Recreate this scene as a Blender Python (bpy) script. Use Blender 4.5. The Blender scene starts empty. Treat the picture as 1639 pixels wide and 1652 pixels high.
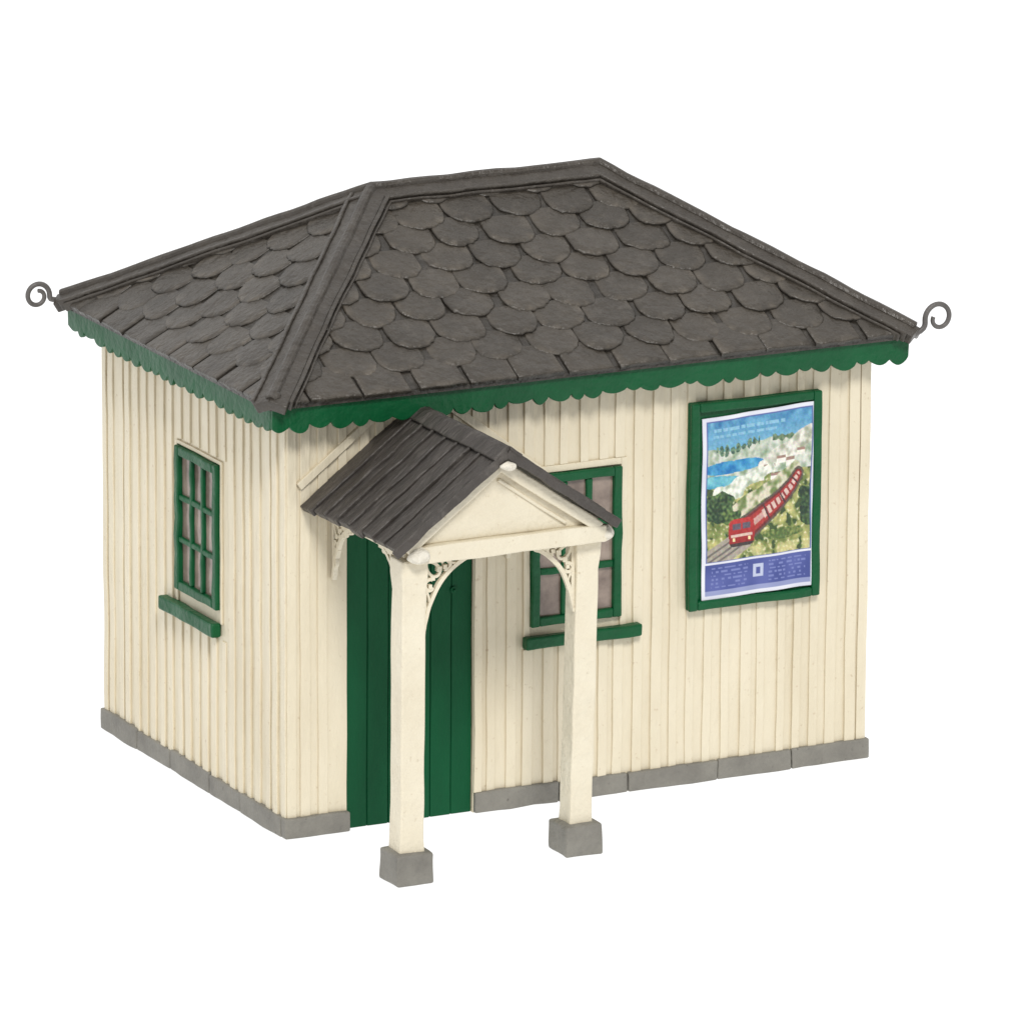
import bpy, bmesh, math, random
from mathutils import Vector, Matrix, noise
random.seed(7)
R=random.uniform
sc=bpy.context.scene
L,W=3.818,2.542
HP=.124
O=.189; ZE=2.6
RX=1.156; ZR=3.465
V=Vector

def s2l(c):
    return tuple(((x/255)/12.92 if x/255<=.04045 else ((x/255+.055)/1.055)**2.4) for x in c)

# ------------------------------------------------------------ materials
def paint_mat(name,col,col2,rough=.5,bump=.25,bscale=60,nscale=3.0,attr=False,stretch=(1,1,1),spec=.4,specks=None,patch=.5,dry=None,crease=None,cdist=.035):
    m=bpy.data.materials.new(name); m.use_nodes=True
    nt=m.node_tree; N=nt.nodes; K=nt.links
    b=N['Principled BSDF']; b.inputs['Roughness'].default_value=rough
    b.inputs['Specular IOR Level'].default_value=spec
    tc=N.new('ShaderNodeTexCoord'); mp=N.new('ShaderNodeMapping'); mp.inputs['Scale'].default_value=stretch
    K.new(tc.outputs['Object'],mp.inputs['Vector'])
    n1=N.new('ShaderNodeTexNoise'); n1.inputs['Scale'].default_value=nscale; n1.inputs['Detail'].default_value=8; n1.inputs['Roughness'].default_value=.65
    K.new(mp.outputs[0],n1.inputs['Vector'])
    rp=N.new('ShaderNodeMapRange'); rp.inputs[1].default_value=.5-patch*.4; rp.inputs[2].default_value=.5+patch*.4
    K.new(n1.outputs['Fac'],rp.inputs[0])
    mx=N.new('ShaderNodeMix'); mx.data_type='RGBA'
    mx.inputs[6].default_value=(*col,1); mx.inputs[7].default_value=(*col2,1)
    K.new(rp.outputs[0],mx.inputs[0])
    out=mx.outputs[2]
    if attr:
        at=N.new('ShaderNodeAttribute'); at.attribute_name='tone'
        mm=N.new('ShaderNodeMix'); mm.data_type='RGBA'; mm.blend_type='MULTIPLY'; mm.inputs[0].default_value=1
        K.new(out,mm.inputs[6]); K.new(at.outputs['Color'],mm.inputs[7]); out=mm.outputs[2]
    n2=N.new('ShaderNodeTexNoise'); n2.inputs['Scale'].default_value=bscale; n2.inputs['Detail'].default_value=6
    K.new(mp.outputs[0],n2.inputs['Vector'])
    if dry:   # dry-brushed lighter scuffs
        n5=N.new('ShaderNodeTexNoise'); n5.inputs['Scale'].default_value=11; n5.inputs['Detail'].default_value=9; n5.inputs['Roughness'].default_value=.78
        K.new(mp.outputs[0],n5.inputs['Vector'])
        r5=N.new('ShaderNodeMapRange'); r5.inputs[1].default_value=.52; r5.inputs[2].default_value=.76; r5.inputs[4].default_value=.75
        K.new(n5.outputs['Fac'],r5.inputs[0])
        m5=N.new('ShaderNodeMix'); m5.data_type='RGBA'; m5.inputs[7].default_value=(*dry,1)
        K.new(r5.outputs[0],m5.inputs[0]); K.new(out,m5.inputs[6]); out=m5.outputs[2]
    if specks:
        n3=N.new('ShaderNodeTexNoise'); n3.inputs['Scale'].default_value=30; n3.inputs['Detail'].default_value=4
        K.new(tc.outputs['Object'],n3.inputs['Vector'])
        r3=N.new('ShaderNodeMapRange'); r3.inputs[1].default_value=.655; r3.inputs[2].default_value=.76; r3.inputs[4].default_value=.7
        K.new(n3.outputs['Fac'],r3.inputs[0])
        m3=N.new('ShaderNodeMix'); m3.data_type='RGBA'; m3.inputs[7].default_value=(*specks,1)
        K.new(r3.outputs[0],m3.inputs[0]); K.new(out,m3.inputs[6]); out=m3.outputs[2]
    if crease:   # mixes in a darker colour where the geometry is recessed
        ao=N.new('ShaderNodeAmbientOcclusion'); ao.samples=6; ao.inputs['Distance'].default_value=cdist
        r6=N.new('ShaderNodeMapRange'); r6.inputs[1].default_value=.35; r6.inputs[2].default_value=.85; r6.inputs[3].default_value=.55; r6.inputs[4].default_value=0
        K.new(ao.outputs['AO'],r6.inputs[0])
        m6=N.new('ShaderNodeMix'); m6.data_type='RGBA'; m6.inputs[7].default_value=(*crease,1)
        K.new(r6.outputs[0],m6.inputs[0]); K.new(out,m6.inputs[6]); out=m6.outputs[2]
    K.new(out,b.inputs['Base Color'])
    n4=N.new('ShaderNodeTexNoise'); n4.inputs['Scale'].default_value=bscale*.22; n4.inputs['Detail'].default_value=3
    K.new(mp.outputs[0],n4.inputs['Vector'])
    ad=N.new('ShaderNodeMath'); ad.operation='MULTIPLY_ADD'; ad.inputs[1].default_value=2.0
    K.new(n4.outputs['Fac'],ad.inputs[0]); K.new(n2.outputs['Fac'],ad.inputs[2])
    bp=N.new('ShaderNodeBump'); bp.inputs['Strength'].default_value=bump; bp.inputs['Distance'].default_value=.02
    K.new(ad.outputs[0],bp.inputs['Height']); K.new(bp.outputs[0],b.inputs['Normal'])
    rr=N.new('ShaderNodeMapRange'); rr.inputs[3].default_value=rough-.1; rr.inputs[4].default_value=rough+.12
    K.new(n1.outputs['Fac'],rr.inputs[0]); K.new(rr.outputs[0],b.inputs['Roughness'])
    return m
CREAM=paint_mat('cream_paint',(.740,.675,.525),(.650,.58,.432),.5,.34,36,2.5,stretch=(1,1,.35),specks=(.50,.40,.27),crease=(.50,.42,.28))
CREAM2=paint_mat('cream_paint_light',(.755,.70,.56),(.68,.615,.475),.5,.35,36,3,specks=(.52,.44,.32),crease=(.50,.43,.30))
GREEN=paint_mat('green_paint',(.0015,.090,.028),(.0015,.066,.021),.38,.34,28,4,spec=.28)
DGREEN=paint_mat('door_green_paint',(.001,.082,.029),(.001,.062,.022),.5,.24,30,3,stretch=(1,1,.3),spec=.18)
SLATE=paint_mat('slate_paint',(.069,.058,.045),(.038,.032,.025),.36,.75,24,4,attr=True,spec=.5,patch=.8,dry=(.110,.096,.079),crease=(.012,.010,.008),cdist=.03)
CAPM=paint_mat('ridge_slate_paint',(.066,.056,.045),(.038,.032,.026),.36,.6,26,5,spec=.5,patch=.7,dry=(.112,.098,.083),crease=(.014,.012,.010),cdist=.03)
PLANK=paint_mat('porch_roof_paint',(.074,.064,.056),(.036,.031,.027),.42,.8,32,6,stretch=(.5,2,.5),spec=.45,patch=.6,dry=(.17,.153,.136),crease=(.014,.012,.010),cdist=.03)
GREY=paint_mat('grey_stone_paint',(.245,.235,.205),(.17,.162,.143),.6,.6,30,5,specks=(.10,.09,.08))
METAL=paint_mat('grey_metal_paint',(.13,.12,.115),(.09,.085,.08),.45,.2,40,8)
WHITE=paint_mat('worn_white_paint',(.80,.77,.68),(.68,.63,.52),.5,.8,34,8)
GLASS=paint_mat('window_pane',s2l((158,142,130)),s2l((104,90,82)),.14,.05,7,3,spec=.6,patch=.35)
pm=bpy.data.materials.new('poster_print'); pm.use_nodes=True
b=pm.node_tree.nodes['Principled BSDF']; a=pm.node_tree.nodes.new('ShaderNodeAttribute'); a.attribute_name='ink'
pm.node_tree.links.new(a.outputs['Color'],b.inputs['Base Color']); b.inputs['Roughness'].default_value=.55

# ------------------------------------------------------------ helpers
def box(bm,x0,x1,y0,y1,z0,z1,step=.25,mat=None):
    ds=[max(1,int(math.ceil(abs(q)/step))) for q in (x1-x0,y1-y0,z1-z0)]
    nx,ny,nz=ds; c={}
    def v(i,j,k):
        if (i,j,k) not in c:
            p=V((x0+(x1-x0)*i/nx,y0+(y1-y0)*j/ny,z0+(z1-z0)*k/nz))
            if mat is not None:p=mat@p
            c[(i,j,k)]=bm.verts.new(p)
        return c[(i,j,k)]
    def f(*a): bm.faces.new([v(*q) for q in a])
    for i in range(nx):
        for j in range(ny):
            f((i,j,0),(i,j+1,0),(i+1,j+1,0),(i+1,j,0)); f((i,j,nz),(i+1,j,nz),(i+1,j+1,nz),(i,j+1,nz))
    for i in range(nx):
        for k in range(nz):
            f((i,0,k),(i+1,0,k),(i+1,0,k+1),(i,0,k+1)); f((i,ny,k),(i,ny,k+1),(i+1,ny,k+1),(i+1,ny,k))
    for j in range(ny):
        for k in range(nz):
            f((0,j,k),(0,j,k+1),(0,j+1,k+1),(0,j+1,k)); f((nx,j,k),(nx,j+1,k),(nx,j+1,k+1),(nx,j,k+1))
    return list(c.values())
def wob(verts,amp,fr=2.5):
    for v in verts:
        v.co+=noise.noise_vector(v.co*fr)*amp
def frame(o,s,t,n):
    return Matrix(((s[0],t[0],n[0],o[0]),(s[1],t[1],n[1],o[1]),(s[2],t[2],n[2],o[2]),(0,0,0,1)))
def finish(bm,name,mat,parent=None,bevel=0,amp=0,fr=2.5,recalc=True,segs=2,smooth=False):
    if amp: wob(bm.verts,amp,fr)
    if recalc: bmesh.ops.recalc_face_normals(bm,faces=bm.faces)
    me=bpy.data.meshes.new(name); bm.to_mesh(me); bm.free()
    me.materials.append(mat)
    ob=bpy.data.objects.new(name,me); sc.collection.objects.link(ob)
    if parent: ob.parent=parent
    if bevel:
        md=ob.modifiers.new('b','BEVEL'); md.width=bevel; md.segments=segs; md.limit_method='ANGLE'; md.angle_limit=math.radians(40); md.use_clamp_overlap=True
    if smooth:
        for p in me.polygons:p.use_smooth=True
    return ob
def tube(bm,pts,r,n=10,r1=None):
    rings=[]
    for i,p in enumerate(pts):
        p=V(p); a=V(pts[max(0,i-1)]); c=V(pts[min(len(pts)-1,i+1)]); d=(c-a).normalized()
        up=V((0,1,0)) if abs(d.y)<.9 else V((1,0,0))
        x=d.cross(up).normalized(); y=x.cross(d)
        rr=r if r1 is None else r+(r1-r)*i/(len(pts)-1)
        rings.append([bm.verts.new(p+(x*math.cos(2*math.pi*k/n)+y*math.sin(2*math.pi*k/n))*rr) for k in range(n)])
    for a,c in zip(rings,rings[1:]):
        for k in range(n): bm.faces.new((a[k],a[(k+1)%n],c[(k+1)%n],c[k]))
    bm.faces.new(rings[0]); bm.faces.new(rings[-1])
def ribbon(bm,pts,w,d,fm,closed=False):
    n=len(pts); rings=[]
    for i in range(n):
        a=pts[(i-1)%n] if closed or i>0 else pts[i]; c=pts[(i+1)%n] if closed or i<n-1 else pts[i]
        dx,dz=c[0]-a[0],c[1]-a[1]; l=math.hypot(dx,dz) or 1; nx,nz=-dz/l,dx/l
        p=pts[i]
        rings.append([bm.verts.new(fm(p[0]+nx*w/2*s,p[1]+nz*w/2*s,d/2*e)) for s,e in((1,1),(1,-1),(-1,-1),(-1,1))])
    m=n if closed else n-1
    for i in range(m):
        a,c=rings[i],rings[(i+1)%n]
        for k in range(4): bm.faces.new((a[k],a[(k+1)%4],c[(k+1)%4],c[k]))
    if not closed: bm.faces.new(rings[0]); bm.faces.new(rings[-1])

# ------------------------------------------------------------ hut root
hut=bpy.data.objects.new('station_hut',None); sc.collection.objects.link(hut)
hut['label']='cream boarded railway hut with dark slate roof and green trim'
hut['category']='station building'

# ---- walls
DX0,DX1,DZ=.385,1.200,2.02
bm=bmesh.new()
TOPZ=2.598
box(bm,.05,L-.05,.05,W-.05,.0,TOPZ,1)       # core
box(bm,0,DX0,0,.049,0.0,TOPZ,.3); box(bm,DX1,L,0,.049,0.0,TOPZ,.3); box(bm,DX0,DX1,0,.049,DZ,TOPZ,.3)
box(bm,0,.049,.049,W-.049,0.0,TOPZ,.3); box(bm,L-.049,L,.049,W-.049,0.0,TOPZ,.3); box(bm,0,L,W-.049,W,0.0,TOPZ,.3)
def batten(face,c,w,z0,z1,h):
    tl=R(-.004,.004)
    if face=='f': vs=box(bm,c-w/2,c+w/2,-h,.003,z0,z1,.13)
    if face=='b': vs=box(bm,c-w/2,c+w/2,W-.003,W+h,z0,z1,.3)
    if face=='l': vs=box(bm,-h,.003,c-w/2,c+w/2,z0,z1,.13)
    if face=='r': vs=box(bm,L-.003,L+h*.5,c-w/2,c+w/2,z0,z1,.3)
    ph=R(0,50)
    for v in vs:
        d=tl*(v.co.z/1.3-1)+.004*noise.noise(V((ph,v.co.z*2.2,0)))
        dh=.003*noise.noise(V((ph,v.co.z*1.7,9)))
        if face in 'fb':
            v.co.x+=d
            if face=='f' and v.co.y<0: v.co.y+=dh
        else:
            v.co.y+=d
            if face=='l' and v.co.x<0: v.co.x+=dh
def blocked(a,b,zones):
    segs=[(HP-.01,TOPZ-.005)]
    for (u0,u1,z0,z1) in zones:
        if b>u0 and a<u1:
            ns=[]
            for s in segs:
                if z1<=s[0] or z0>=s[1]: ns.append(s); continue
                if z0>s[0]+.02: ns.append((s[0],z0))
                if z1<s[1]-.02: ns.append((z1,s[1]))
            segs=ns
    return segs
zf=[(DX0-.012,DX1+.012,-1,DZ),(1.53,2.22,.95,2.04)]
zl=[(.85,1.49,.97,2.06)]
def run(face,length,zones):
    n=int(round(length/.120)); sp=length/n
    for i in range(n+1):
        c=i*sp; w=R(.050,.074)
        if i==0: c=w/2+.002
        elif i==n: c=length-w/2-.002
        else: c+=R(-.014,.014)
        for z0,z1 in blocked(c-w/2,c+w/2,zones): batten(face,c,w,z0,z1,R(.009,.0155))
run('f',L,zf); run('l',W,zl); run('r',W,[]); run('b',L,[])
def rim_f(x0,x1,z0,z1,w,h):
    box(bm,x0-w,x0,-h,.001,z0-w*.6,z1+w,.2); box(bm,x1,x1+w,-h,.001,z0-w*.6,z1+w,.2); box(bm,x0,x1,-h,.001,z1,z1+w,.2)
rim_f(1.558,2.15,1.05,2.000,.040,.016)
h=.014;w=.022;y0,y1,z0,z1=.875,1.465,1.07,2.025
box(bm,-h,.001,y0-w,y0,z0,z1+w,.2); box(bm,-h,.001,y1,y1+w,z0,z1+w,.2); box(bm,-h,.001,y0,y1,z1,z1+w,.2)
box(bm,DX1,DX1+.05,-.018,.001,HP,DZ,.2)
A=V((.085,0,2.075));B=V((.66,0,2.505)); d=(B-A).normalized(); up=V((-d.z,0,d.x))
fmx=frame(A,d,up,V((0,-1,0)))
box(bm,0,(B-A).length,.0,.045,-.002,.027,.15,fmx)
A=V((1.60,0,2.0));B=V((1.0,0,2.46)); d=(B-A).normalized(); up=V((d.z,0,-d.x))
fmx=frame(A,d,up,V((0,-1,0)))
box(bm,0,(B-A).length,.0,.05,-.002,.027,.15,fmx)
wall=finish(bm,'wall',CREAM,hut,.012,.004,3,segs=3)

# ---- plinth
bm=bmesh.new(); pp=.026
def plin(face,a,b):
    n=max(1,int(round((b-a)/.55))); cuts=[a+(b-a)*i/n+(R(-.05,.05) if 0<i<n else 0) for i in range(n+1)]
    for c0,c1 in zip(cuts,cuts[1:]):
        g=.0025; o=pp+R(-.003,.006); zt=HP+R(-.006,.006); q=.03
        if face=='f': box(bm,c0+g,c1-g,-o,q,0,zt,.09)
        if face=='b': box(bm,c0+g,c1-g,W-q,W+o,0,zt,.3)
        if face=='l': box(bm,-o,q,c0+g,c1-g,0,zt,.09)
        if face=='r': box(bm,L-q,L+o,c0+g,c1-g,0,zt,.3)
plin('f',-pp,DX0+.01); plin('f',DX1+.0,L+pp); plin('l',.03,W+pp); plin('r',.03,W+pp); plin('b',.035,L-.035)
finish(bm,'plinth',GREY,hut,.010,.007,6)

# ---- door
bm=bmesh.new()
n=6; x=DX0+.002; pw=(DX1-DX0-.004)/n
for i in range(n):
    box(bm,x+i*pw+.003,x+(i+1)*pw-.003,.012+R(0,.004),.0485,.004,DZ-.002,.2)
box(bm,DX0+.002,DX1-.002,.024,.0487,.003,DZ-.003,.3)
door=finish(bm,'door',DGREEN,hut,.005,.003,3)
bm=bmesh.new()
tube(bm,[(1.075,.014,1.36),(1.075,.004,1.36)],.022,14)
bmesh.ops.create_uvsphere(bm,u_segments=14,v_segments=8,radius=.010,matrix=Matrix.Translation((1.075,.002,1.36)))
finish(bm,'door_handle',DGREEN,door,smooth=False)

# ---- windows
def window(M,x0,x1,z0,z1,sx0,sx1,sz0,sz1,sp,mw=.040):
    bm=bmesh.new(); fw=.055
    box(bm,x0,x0+fw,-.04,.0,z0,z1,.11,M); box(bm,x1-fw,x1,-.04,.0,z0,z1,.11,M)
    box(bm,x0+fw,x1-fw,-.04,.0,z1-fw,z1,.11,M); box(bm,x0+fw,x1-fw,-.04,.0,z0,z0+fw,.11,M)
    iw=x1-x0-2*fw; ih=z1-z0-2*fw
    for i in (1,2):
        c=x0+fw+iw*i/3+R(-.004,.004); box(bm,c-mw/2,c+mw/2,-.032,-.001,z0+fw,z1-fw,.09,M)
    for i in (1,2):
        c=z0+fw+ih*i/3+R(-.004,.004); box(bm,x0+fw,x1-fw,-.030,-.002,c-mw/2,c+mw/2,.09,M)
    wn=finish(bm,'window',GREEN,hut,.009,.008,8)
    bm=bmesh.new(); box(bm,x0+.02,x1-.02,-.007,-.003,z0+.02,z1-.02,.1,M)
    finish(bm,'pane',GLASS,wn)
    bm=bmesh.new(); box(bm,sx0,sx1,-sp,.0,sz0,sz1,.09,M)
    finish(bm,'sill',GREEN,wn,.012,.008,6)
Mf=Matrix.Identity(4)
window(Mf,1.56,2.15,1.085,1.995,1.515,2.275,.957,1.032,.07)
Ml=Matrix(((0,1,0,0),(-1,0,0,W),(0,0,1,0),(0,0,0,1)))
window(Ml,W-1.46,W-.880,1.15,2.02,W-1.63,W-.885,.985,1.07,.065,mw=.034)

# ---- notice board
bm=bmesh.new()
x0,x1,z0,z1=2.585,3.462,1.065,2.317; fw=.055
box(bm,x0,x1,-.033,-.003,z0,z1,.2)
box(bm,x0,x0+fw,-.064,-.032,z0,z1,.1); box(bm,x1-fw,x1,-.064,-.032,z0,z1,.1)
box(bm,x0+fw,x1-fw,-.064,-.032,z1-fw,z1,.1); box(bm,x0+fw,x1-fw,-.064,-.032,z0,z0+fw,.1)
board=finish(bm,'notice_board',GREEN,hut,.010,.007,4)
def nz(x,y,s=1,o=0): return noise.noise(V((x*s,y*s,o)))
def mix(a,b,t): t=max(0,min(1,t)); return tuple(a[i]+(b[i]-a[i])*t for i in range(3))
def seg(px,py,ax,ay,bx,by):
    dx,dy=bx-ax,by-ay; t=((px-ax)*dx+(py-ay)*dy)/(dx*dx+dy*dy); tc=max(0,min(1,t))
    return math.hypot(px-ax-dx*tc,py-ay-dy*tc),t
TR=[(.40,.79),(.52,.725),(.63,.665),(.73,.605),(.82,.535),(.88,.46)]
def tpath(a,b):
    best=(9,0); n=len(TR)-1
    for i in range(n):
        d,t=seg(a,b,*TR[i],*TR[i+1])
        if d<best[0]: best=(d,(i+max(0,min(1,t)))/n)
    return best
def ink(u,v):
    paper=mix((222,224,232),(206,208,222),.5+nz(u,v,5))
    if .03<u<.965 and .808<v<.978:
        c=mix((62,74,138),(84,94,158),.5+nz(u,v,8))
        if v>.955: return mix(c,(182,188,214),.6)
        ln=(v-.825)/.021
        if .828<v<.95 and ln%1<.5 and nz(u,int(ln)*3.1,34)>-.05 and abs(u-.5)>.09 and .08<u<.92: c=(112,122,178)
        if abs(u-.5)<.045 and abs(v-.875)<.035: c=(180,188,212) if not(abs(u-.5)<.018 and abs(v-.875)<.018) else (70,80,146)
        return c
    if not(.035<u<.965 and .022<v<.80): return paper
    if u<.046 or u>.954 or v<.029 or v>.794: return (84,98,158)
    a=(u-.046)/.908; b=(v-.029)/.765
    g=nz(a,b,13); g2=nz(a,b*1.6,6,4); g3=nz(a,b,40,9); g4=nz(a,b,26,2)
    c=mix((98,114,60),(186,182,118),.5+g*1.1+g2*.6+g4*.5)
    if g3>.34: c=mix(c,(226,220,190),.6)
    if g+g4*.6<-.32: c=(58,78,44)
    if b<.26:
        c=mix((48,112,160),(132,182,204),b/.22); c=mix(c,(100,160,194),.5+g)
        for k,(tb,lim) in enumerate(((.060,.74),(.105,.66))):
            if abs(b-tb)<.012 and .05<a<lim and nz(a*34,k*7.0)>-.15: c=(128,178,204)
    hill=.195+.022*math.sin(a*8)+.03*g2-.10*max(0,a-.5)
    if b>hill and b<.42: c=mix((202,206,196),(132,152,126),.35+g*1.1+g4*.8)
    if .08<a<.50:
        f=(a*19)%1-.5; rr=.036+.012*math.sin(a*50)
        if ((f)/.42)**2+((b-(hill-.004))/rr)**2<1+g3: c=mix((52,84,72),(110,138,112),.4+g3*1.4)
    if .62<a and abs(b-hill-.01)<.022+.02*g4: c=mix((70,98,74),(120,140,110),.5+g3)
    if ((a-.26)/.33)**2+((b-.335)/.045)**2<1+g2*.5: c=mix((28,112,172),(84,162,198),.5+g)
    if ((a-.06)/.28)**2+((b-.43)/.040)**2<1+g2*.5: c=mix((54,142,176),(118,186,196),.5+g)
    dd,t=seg(a,b,1.05,.17,.52,.38)
    if dd<.065+g2*.05: c=mix((222,220,210),(150,156,136),.3+g*1.1+g4)
    for (bx,by,w_,h_) in ((.60,.385,.055,.030),(.71,.335,.045,.028),(.50,.44,.05,.028),(.80,.36,.04,.03),(.66,.45,.045,.025),(.90,.30,.04,.025)):
        if abs(a-bx)<w_ and abs(b-by)<h_: c=(228,226,216) if b>by-h_*.25 else (150,124,112)
    dd,t=seg(a,b,.60,.37,.14,.54)
    if dd<.060+g2*.06: c=mix((226,228,218),(150,164,142),.3+g*1.1+g4)
    dd,t=seg(a,b,.84,.42,.26,.68)
    if dd<.055+g2*.04: c=mix((206,200,178),(106,124,74),.4+g*1.4+g4)
    if ((a-.12)/.16)**2+((b-.61)/.12)**2<1+g*.9: c=mix((38,62,42),(92,120,70),.4+g2+g3)
    if ((a-.25)/.10)**2+((b-.70)/.05)**2<1+g*.9: c=mix((44,68,42),(100,126,66),.4+g2+g3)
    if ((a-.99)/.10)**2+((b-.68)/.15)**2<1+g*.9: c=mix((36,58,42),(84,112,66),.4+g2+g3)
    if ((a-.72)/.20)**2+((b-.86)/.04)**2<1+g*1.2: c=mix((80,102,54),(150,156,88),.4+g2+g3)
    if b>.93 and a>.25 and g>-.1: c=mix(c,(204,196,146),.5)
    dd,t=seg(a,b,.36,.86,-.05,1.03)
    if dd<.085: c=mix((178,172,158),(140,132,120),.5+g3)
    for off in(-.045,.0,.040):
        d2,t=seg(a,b-off,.35,.86,-.05,1.03)
        if d2<.008:c=(104,98,94)
    dd,t=tpath(a,b)
    wd=.082-.046*t
    if dd<wd+.018: c=(88,78,70)
    if dd<wd:
        c=(160,52,50)
        if (t*3.4)%1<.08: c=(72,48,50)
        elif t>.25 and dd<wd*.45: c=(206,180,170) if (t*12)%1<.62 else (134,46,48)
        elif dd<wd*.3: c=(190,150,142)
        elif dd>wd*.75: c=(108,40,42)
    ex,ey=(a-.335)/.125,(b-.815)/.100
    if abs(ex)**5+abs(ey)**5<1:
        c=mix((178,48,48),(136,34,38),ey*.5+.5)
        if abs(ey+.45)<.22 and abs(ex)<.68: c=(92,84,96) if abs(ex)>.07 else c
        if abs(ey-.22)<.10 and abs(ex)<.85: c=(206,178,168)
        if ey>.72: c=(60,50,50)
        if abs(abs(ex)-.6)<.10 and abs(ey-.48)<.12: c=(232,218,166)
    return tuple(max(0,min(255,x+g3*16+R(-12,12))) for x in c)
bm=bmesh.new(); cl=bm.loops.layers.float_color.new('ink')
nx,ny=190,270; px0,px1,pz0,pz1=2.664,3.428,1.120,2.240
grid=[]; cols={}
for j in range(ny+1):
    row=[]
    for i in range(nx+1):
        u=i/nx;v=j/ny
        x=px0+(px1-px0)*u+.008*nz(v,0,3)+.010*v*(1-u); z=pz1-(pz1-pz0)*v-.020*(1-u)*(1-v)+.012*u*(1-v)+.008*nz(u,3,3)+.012*u*v
        y=-.0500-.008*abs(nz(u,v,2.3,5))-.003*nz(u,v,7,2)
        vt=bm.verts.new((x,y,z)); row.append(vt); cols[vt]=(*s2l(ink(u,v)),1)
    grid.append(row)
for j in range(ny):
    for i in range(nx):
        f=bm.faces.new((grid[j][i],grid[j+1][i],grid[j+1][i+1],grid[j][i+1]))
        for l in f.loops: l[cl]=cols[l.vert]
po=finish(bm,'poster',pm,board,recalc=False,smooth=True)
sm=po.modifiers.new('paper','SOLIDIFY'); sm.thickness=.010; sm.offset=-1

# ------------------------------------------------------------ roof
P0=V((-O,-O,ZE+.040));P1=V((L+O,-O,ZE+.040));P2=V((L+O,W+O,ZE+.040));P3=V((-O,W+O,ZE+.040))
RA=V((RX,W/2,ZR));RB=V((L-RX,W/2,ZR))
slopes=[([P0,P1,RB,RA]),([P1,P2,RB]),([P2,P3,RA,RB]),([P3,P0,RA])]
bm=bmesh.new(); tl=bm.verts.layers.float_color.new('tone')
dz=V((0,0,-.037))
up=[bm.verts.new(p) for p in(P0,P1,P2,P3,RA,RB)]; lo=[bm.verts.new(p+dz) for p in(P0,P1,P2,P3)]
for ids in((0,1,5,4),(1,2,5),(2,3,4,5),(3,0,4)): bm.faces.new([up[i] for i in ids])
for i in range(4): bm.faces.new((lo[i],lo[(i+1)%4],up[(i+1)%4],up[i]))
bm.faces.new(lo[::-1])
for v in bm.verts: v[tl]=(.6,.6,.6,1)
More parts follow.
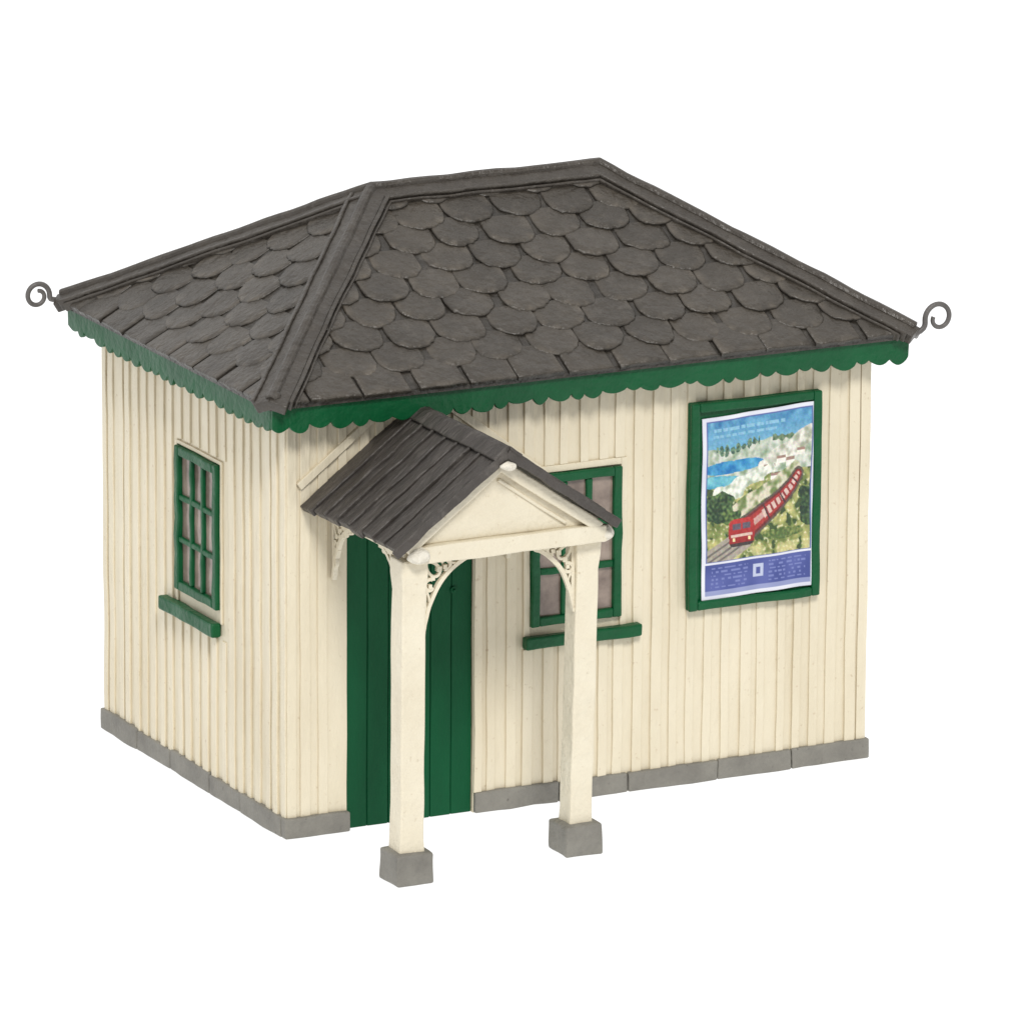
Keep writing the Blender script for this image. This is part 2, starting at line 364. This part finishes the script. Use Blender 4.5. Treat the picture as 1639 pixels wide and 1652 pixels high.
def tiles(poly,phase):
    A,B=poly[0],poly[1]; s=(B-A).normalized(); n=(B-A).cross(poly[-1]-A).normalized(); t=n.cross(s)
    M=frame(A,s,t,n); Ln=(B-A).length; top=(poly[-1]-A).dot(t)
    tb=bmesh.new(); tn=tb.verts.layers.float_color.new('tone')
    p=.198; w=.325
    rows=int(top/p)+2
    for k in range(rows):
        t0=-.02 if k==0 else k*p-.075
        off=(.5 if k%2 else 0)*w+phase
        m=int(Ln/w)+4
        for i in range(-2,m):
            c=i*w+off+R(-.020,.020)+.02*nz(i*.7,k*1.3,1,phase*9); ww=w*R(.90,.99); tb0=t0+R(-.020,.020); ln=p*1.6
            hb=R(.015,.026); ht=.002; tone=R(.88,1.14)
            out=[]
            if k==0:
                out=[(c-ww/2,tb0+ln)]+[(c-ww/2+ww*q/6,t0+R(-.006,.006)) for q in range(7)]+[(c+ww/2,tb0+ln)]
                hb=R(.017,.023)
            else:
                dep=.150*R(.82,1.12); out.append((c-ww/2,tb0+ln))
                na=20; pw=R(.60,1.05); lop=R(-.16,.16); fl=R(0,.25); se=R(0,50)
                for a in range(na+1):
                    an=math.pi*a/na
                    cx=-math.cos(an); sy=math.sin(an)
                    sy=min(sy**pw,1-fl*.12)
                    rr=1+.055*noise.noise(V((se,a*.6,0)))
                    out.append((c+ww/2*cx*rr,tb0+dep*(1-sy)+lop*dep*cx*sy+.014*noise.noise(V((a*.75,se,3)))))
                out.append((c+ww/2,tb0+ln))
            rot=R(-.06,.06) if k else 0
            tx=R(-.025,.025)
            def H(x,y): return ht+(hb-ht)*max(0,1-(y-tb0)/ln)
            def pt(x,y,dh):
                xr=c+(x-c)*math.cos(rot)-(y-tb0-.1)*math.sin(rot); yr=tb0+.1+(x-c)*math.sin(rot)+(y-tb0-.1)*math.cos(rot)
                return V((xr,yr,H(x,y)+dh+tx*(x-c)))
            cy=tb0+.5*ln
            o1=[];o2=[];o3=[];o4=[]
            se2=R(0,90)
            for a,(x,y) in enumerate(out):
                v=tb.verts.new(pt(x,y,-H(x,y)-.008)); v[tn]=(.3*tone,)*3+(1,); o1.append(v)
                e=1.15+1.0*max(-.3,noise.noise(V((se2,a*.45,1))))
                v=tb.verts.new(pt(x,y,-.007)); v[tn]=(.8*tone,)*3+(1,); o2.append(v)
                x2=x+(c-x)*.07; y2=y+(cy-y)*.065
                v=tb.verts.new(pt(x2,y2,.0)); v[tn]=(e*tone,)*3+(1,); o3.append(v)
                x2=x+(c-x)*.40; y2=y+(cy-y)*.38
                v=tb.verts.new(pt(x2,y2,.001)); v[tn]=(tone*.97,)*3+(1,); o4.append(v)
            q=len(out)
            for a in range(q-1):
                f1=tb.faces.new((o1[a],o1[a+1],o2[a+1],o2[a]))
                for f in (tb.faces.new((o2[a],o2[a+1],o3[a+1],o3[a])), tb.faces.new((o3[a],o3[a+1],o4[a+1],o4[a]))): f.smooth=True
            tb.faces.new(o4).smooth=True
    loc=[M.inverted()@q for q in poly]
    cen=sum(loc,V())/len(loc)
    for i in range(1,len(loc)):
        a=loc[i]; c=loc[(i+1)%len(loc)]; e=(c-a).normalized(); nn=V((e.y,-e.x,0))
        if nn.dot(cen-a)>0: nn=-nn
        a2=a-nn*.05
        bmesh.ops.bisect_plane(tb,geom=tb.verts[:]+tb.edges[:]+tb.faces[:],plane_co=a2,plane_no=nn,clear_outer=True)
    bmesh.ops.transform(tb,matrix=M,verts=tb.verts)
    for v in tb.verts: v.co+=noise.noise_vector(v.co*5)*.006
    mp={}
    for v in tb.verts:
        q=bm.verts.new(v.co); q[tl]=v[tn]; mp[v]=q
    for f in tb.faces:
        try:
            nf=bm.faces.new([mp[v] for v in f.verts]); nf.smooth=f.smooth
        except ValueError: pass
    tb.free()
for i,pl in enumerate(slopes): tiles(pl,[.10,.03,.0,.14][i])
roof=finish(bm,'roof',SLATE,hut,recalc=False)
# hip and ridge boards
bm=bmesh.new()
def strips(poly,edges):
    A,B=poly[0],poly[1]; n=(B-A).cross(poly[-1]-A).normalized(); cen=sum(poly,V())/len(poly)
    for (a,c) in edges:
        a=poly[a];c=poly[c]; e=(c-a).normalized(); inn=n.cross(e)
        if inn.dot(cen-a)<0: inn=-inn
        Ln=(c-a).length
        M=frame(a,e,inn,n)
        box(bm,-.015,Ln+.015,-.012,.092,-.03,.036,.10,M)
        box(bm,.02,Ln-.03,.088,.114,-.02,.050,.10,M)
        box(bm,.05,Ln-.06,.118,.136,-.02,.034,.10,M)
for pl in slopes:
    k=len(pl); strips(pl,[(i,(i+1)%k) for i in range(1,k)])
def roll(a,c,r):
    pts=[a+(c-a)*i/24 for i in range(25)]; tube(bm,[p+V((0,0,.032)) for p in pts],r,10)
for a,c in((P0,RA),(P3,RA),(P1,RB),(P2,RB),(RA,RB)): roll(a,c,.030)
for p in(RA,RB): bmesh.ops.create_uvsphere(bm,u_segments=12,v_segments=8,radius=.034,matrix=Matrix.Translation(p+V((0,0,.028))))
bmesh.ops.create_uvsphere(bm,u_segments=12,v_segments=8,radius=.045,matrix=Matrix.Translation(P0+V((.03,.03,.040)))@Matrix.Diagonal((1,1,.7,1)))
finish(bm,'ridge_cap',CAPM,roof,.008,.009,5)
def scroll(base,sx,cx,cz,r,turn):
    bm=bmesh.new(); pts=[]
    s=V((-.08,0,-.02))
    c=V((cx,0,cz))
    full=[s,V((0,0,0)),V((cx*.25,0,cz*.12)),V((cx*.45-r*.25,0,cz*.35))]
    for i in range(40):
        f=i/39; an=math.radians(205-turn*f); rr=r*(1-.62*f**1.5)
        full.append(V((c.x+rr*math.cos(an),0,c.z+rr*math.sin(an))))
    for _ in range(2):
        full=[full[0]]+[(full[i-1]+full[i]*2+full[i+1])/4 for i in range(1,len(full)-1)]+[full[-1]]
    pts=[base+V((p.x*sx,0,p.z)) for p in full]
    tube(bm,pts,.017,10,.013)
    finish(bm,'finial',METAL,roof,smooth=True)
scroll(P3+V((-.01,0,.0)),-1,.145,.040,.080,470)
scroll(P1+V((.01,0,-.01)),1,.145,.080,.094,400)

# valance
bm=bmesh.new()
def valance(A,B,inward,n):
    A=V(A);B=V(B);inward=V(inward); th=.026; per=9; prev=None
    cuts=[0]+[(i+R(-.24,.24))/n for i in range(1,n)]+[1]
    cs=[]
    for i in range(n):
        dp=R(.020,.046); ex=R(.5,.95); sk=R(-.35,.35); b0=R(-.006,.006)
        for k in range(per):
            f=k/per; g=f+sk*f*(1-f)
            cs.append((cuts[i]+(cuts[i+1]-cuts[i])*f, 2.488+b0-dp*max(0,math.sin(math.pi*g))**ex))
    cs.append((1,2.488))
    for f,z in cs:
        p=A+(B-A)*f
        q=[bm.verts.new((p.x,p.y,2.602)),bm.verts.new((p.x,p.y,z)),bm.verts.new((p.x+inward.x*th,p.y+inward.y*th,z)),bm.verts.new((p.x+inward.x*th,p.y+inward.y*th,2.602))]
        if prev:
            for k in range(4): bm.faces.new((prev[k],prev[(k+1)%4],q[(k+1)%4],q[k]))
        else: bm.faces.new(q)
        prev=q
    bm.faces.new(prev)
yo=.163
valance((-yo,-yo,0),(L+yo,-yo,0),(0,1,0),33); valance((-yo,W+yo,0),(-yo,-yo+.027,0),(1,0,0),22)
valance((L+yo,-yo+.027,0),(L+yo,W+yo,0),(-1,0,0),22); valance((L+yo-.027,W+yo,0),(-yo+.027,W+yo,0),(0,-1,0),33)
finish(bm,'valance',GREEN,roof,.005,.008,4)

# ------------------------------------------------------------ porch
PX=.800; RZ=2.475; EL=.115; ER=1.50; EZ=1.970; FY=-1.19
bm=bmesh.new()
yb=-1.09
box(bm,.275,1.475,yb-.035,yb+.075,1.872,1.972,.08)
box(bm,.25,.33,yb+.076,-.02,1.885,1.955,.12); box(bm,1.37,1.45,yb+.076,-.02,1.885,1.955,.12)
def prism(pts,y0,y1):
    a=[bm.verts.new((x,y0,z)) for x,z in pts]; c=[bm.verts.new((x,y1,z)) for x,z in pts]
    bm.faces.new(a); bm.faces.new(c[::-1])
    for i in range(len(pts)): bm.faces.new((a[i],c[i],c[(i+1)%len(pts)],a[(i+1)%len(pts)]))
prism([(.27,1.973),(1.43,1.973),(PX,2.40)],yb+.012,yb+.06)
def bar(x0,z0,x1,z1,w,y0,y1):
    A=V((x0,y1,z0));B=V((x1,y1,z1));d=(B-A).normalized(); u=V((-d.z,0,d.x))
    if u.z<0:u=-u
    M=frame(A,d,u,V((0,-1,0))); box(bm,0,(B-A).length,-w,0,0,y1-y0,.1,M)
bar(.20,1.985,PX-.004,2.435,.070,yb-.034,yb+.011)
bar(1.46,1.985,PX+.004,2.435,.070,yb-.032,yb+.011)
bar(1.24,2.005,PX+.003,2.315,.022,yb-.006,yb+.0125)
porch=finish(bm,'porch',CREAM2,hut,.010,.007,6)
def blob(name,x,y,z,r,sc3,seed):
    bm=bmesh.new()
    bmesh.ops.create_icosphere(bm,subdivisions=3,radius=r,matrix=Matrix.Translation((x,y,z))@Matrix.Diagonal((*sc3,1)))
    wob(bm.verts,r*.35,16+seed)
    finish(bm,name,WHITE,porch,smooth=True)
blob('beam_end_cap',.290,yb-.025,1.925,.056,(1.1,1,.95),0); blob('beam_end_cap',1.478,yb+.01,1.915,.052,(1,1,1),1)
blob('gable_knob',PX-.005,FY-.030,2.412,.033,(1.5,.8,.95),2)
# posts
for cx,cy,tx,ty,hw in((.268,-1.02,.290,-.99,.074),(1.390,-.930,1.402,-.975,.070)):
    bm=bmesh.new()
    box(bm,-hw,hw,-hw,hw,.170,1.884,.10)
    for v in bm.verts:
        z=v.co.z; k=1+ (.12 if z>1.78 else 0)+ (.10*max(0,(.28-z)/.15)); f=(z-.18)/1.7
        v.co.x*=k; v.co.y*=k; v.co+=V((cx+(tx-cx)*f,cy+(ty-cy)*f,0))
    finish(bm,'post',CREAM2,porch,.010,.006,4)
    bm=bmesh.new()
    box(bm,-.118,.118,-.118,.118,0,.182,.059)
    for v in bm.verts:
        if v.co.z>.17 : v.co.z+=.014*(1-max(abs(v.co.x),abs(v.co.y))/.118)
        v.co+=V((cx,cy,0))
    finish(bm,'post_base',GREY,porch,.014,.009,7)
# brackets
def bracket(fm,A_=.34,B_=.46):
    bm=bmesh.new(); sx=A_/.34; sz=B_/.46
    arc=[]
    for i in range(21):
        t=i/20
        arc.append(((1-t)*t*2*.16*A_+t*t*A_, -((1-t)**2*B_+2*t*(1-t)*.14*B_)))
    ribbon(bm,arc,.024,.028,fm)
    ribbon(bm,[(0,-.012),(A_,-.012)],.022,.026,fm); ribbon(bm,[(.012,-.02),(.012,-B_+.05)],.022,.026,fm)
    def leaf(x,z,ang,ln,wd,w=.017):
        pts=[]; ca,sa=math.cos(math.radians(ang)),math.sin(math.radians(ang))
        for k in range(18):
            q=2*math.pi*k/18
            lx=ln*.5*(1-math.cos(q)); lz=wd*.5*math.sin(q)*math.sin(q/2)**.8
            pts.append((x+(lx*ca-lz*sa)*sx,z+(lx*sa+lz*ca)*sz))
        ribbon(bm,pts,w,.022,fm,True)
    def cscroll(x,z,r,a0,a1,w=.020):
        ribbon(bm,[(x+r*(1-.35*k/12)*math.cos(math.radians(a0+(a1-a0)*k/12))*sx,z+r*(1-.35*k/12)*math.sin(math.radians(a0+(a1-a0)*k/12))*sz) for k in range(13)],w,.022,fm)
    leaf(.020,-.018,-45,.120,.085)
    cscroll(.148,-.050,.036,150,-110); cscroll(.046,-.160,.036,60,330)
    leaf(.150,-.024,-6,.105,.034,.012); leaf(.026,-.185,-86,.115,.034,.012)
    for (x,z,r) in((.108,-.068,.015),(.066,-.118,.015),(.142,-.056,.012),(.048,-.166,.012)):
        x*=sx;z*=sz
        ribbon(bm,[(x-r,z),(x+r,z)],2*r,.026,fm)
    finish(bm,'bracket',CREAM2,porch,.004,.005,10)
zb=1.874
bracket(lambda a,z,d:V((.360+a,-1.015+d,zb+z)))
bracket(lambda a,z,d:V((1.332-a,-1.0+d,zb+z)),.34,.42)
for cx in(.29,1.41):
    bracket(lambda a,z,d,cx=cx:V((cx+d,-.905+a,zb+.01+z)),.28,.38)
    bracket(lambda a,z,d,cx=cx:V((cx+d,-.022-a,zb+.01+z)),.28,.36)
# porch roof planks
bm=bmesh.new()
for side in(-1,1):
    E=V((EL if side<0 else ER,0,EZ if side<0 else EZ+.025)); Rg=V((PX,0,RZ))
    dn=(E-Rg).normalized(); ydir=V((0,-1,0)); n=dn.cross(ydir)
    if n.z<0:n=-n
    M=frame(Rg,dn,ydir,n); Ln=(E-Rg).length
    npk=8; tot=-FY; pw=tot/npk
    for i in range(npk):
        l2=Ln+R(-.018,.022); hh=R(.000,.010)
        f0=i*pw+.003+(.002 if i==0 else 0); f1=(i+1)*pw-.003
        Mi=M@Matrix.Rotation(R(-.010,.010),4,'Z')
        box(bm,-.01,l2,f0,f1,-.02,.018+hh,.06,Mi)
    for i in range(1,npk):
        c=i*pw+R(-.006,.006); ww=R(.009,.014); box(bm,.01,Ln-R(-.004,.03),c-ww,c+ww,-.01,.038+R(0,.006),.07,M)
    box(bm,-.005,Ln+.012,tot-.0,tot+.020,-.022,.032,.05,M)
tube(bm,[(PX,-i*.1,RZ+.022) for i in range(0,13)],.026,8)
for s in(-1,1):
    E=V((EL if s<0 else ER,0,EZ)); Rg=V((PX,0,RZ)); dn=(E-Rg).normalized(); n=dn.cross(V((0,-1,0)))
    if n.z<0:n=-n
    box(bm,-.01,.085,.002,1.213,.028,.048,.06,frame(Rg,dn,V((0,-1,0)),n))
finish(bm,'porch_roof',PLANK,porch,.006,.009,7)

# ------------------------------------------------------------ ground
bm=bmesh.new(); s=1500
vs=[bm.verts.new((x,y,-.006)) for x,y in((-s,-s),(s,-s),(s,s),(-s,s))]; bm.faces.new(vs)
gm=bpy.data.materials.new('self_lit_white_ground'); gm.use_nodes=True
N=gm.node_tree.nodes; b=N['Principled BSDF']
nt=N.new('ShaderNodeTexNoise'); nt.inputs['Scale'].default_value=3
rp=N.new('ShaderNodeMapRange'); rp.inputs[3].default_value=.18; rp.inputs[4].default_value=.2
gm.node_tree.links.new(nt.outputs['Fac'],rp.inputs[0]); gm.node_tree.links.new(rp.outputs[0],b.inputs['Base Color'])
b.inputs['Roughness'].default_value=1; b.inputs['Specular IOR Level'].default_value=0
b.inputs['Emission Color'].default_value=(1,1,1,1); b.inputs['Emission Strength'].default_value=1.0  # glow added to the ground so it stays pure white without shadows
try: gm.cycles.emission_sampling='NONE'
except Exception: pass
g=finish(bm,'ground',gm); g['kind']='structure'

# ------------------------------------------------------------ world + light
w=bpy.data.worlds.new('World'); sc.world=w; w.use_nodes=True
N=w.node_tree.nodes; K=w.node_tree.links; bg=N['Background']
tc=N.new('ShaderNodeTexCoord'); sp=N.new('ShaderNodeSeparateXYZ'); K.new(tc.outputs['Generated'],sp.inputs[0])
mr=N.new('ShaderNodeMapRange'); mr.inputs[1].default_value=-.7; mr.inputs[2].default_value=.2; mr.inputs[3].default_value=.34; mr.inputs[4].default_value=1.0
K.new(sp.outputs['Y'],mr.inputs[0])
K.new(mr.outputs[0],bg.inputs['Strength']); bg.inputs['Color'].default_value=(1,1,1,1)
sd=bpy.data.lights.new('key','SUN'); sd.energy=2.2; sd.angle=math.radians(14); sd.color=(1,.975,.94)
so=bpy.data.objects.new('key_light',sd); sc.collection.objects.link(so)
d=V((.26,.85,-.85)).normalized(); so.rotation_euler=d.to_track_quat('-Z','Y').to_euler()

# ------------------------------------------------------------ camera
az,pi_,ro=.4721,.2544,.0064
fw=V((math.sin(az)*math.cos(pi_),math.cos(az)*math.cos(pi_),-math.sin(pi_)))
r=fw.cross(V((0,0,1))).normalized(); u=r.cross(fw)
r2=r*math.cos(ro)+u*math.sin(ro); u2=-r*math.sin(ro)+u*math.cos(ro)
C=V((-18.483637,-38.977554,13.170450))
cd=bpy.data.cameras.new('camera'); co=bpy.data.objects.new('camera',cd); sc.collection.objects.link(co)
co.matrix_world=frame(C,r2,u2,-fw)
cd.sensor_fit='HORIZONTAL'; cd.sensor_width=36; cd.lens=12604/1639*36; cd.clip_end=6000; cd.clip_start=1
sc.camera=co
sc.view_settings.view_transform='Standard'; sc.view_settings.look='None'; sc.view_settings.exposure=0
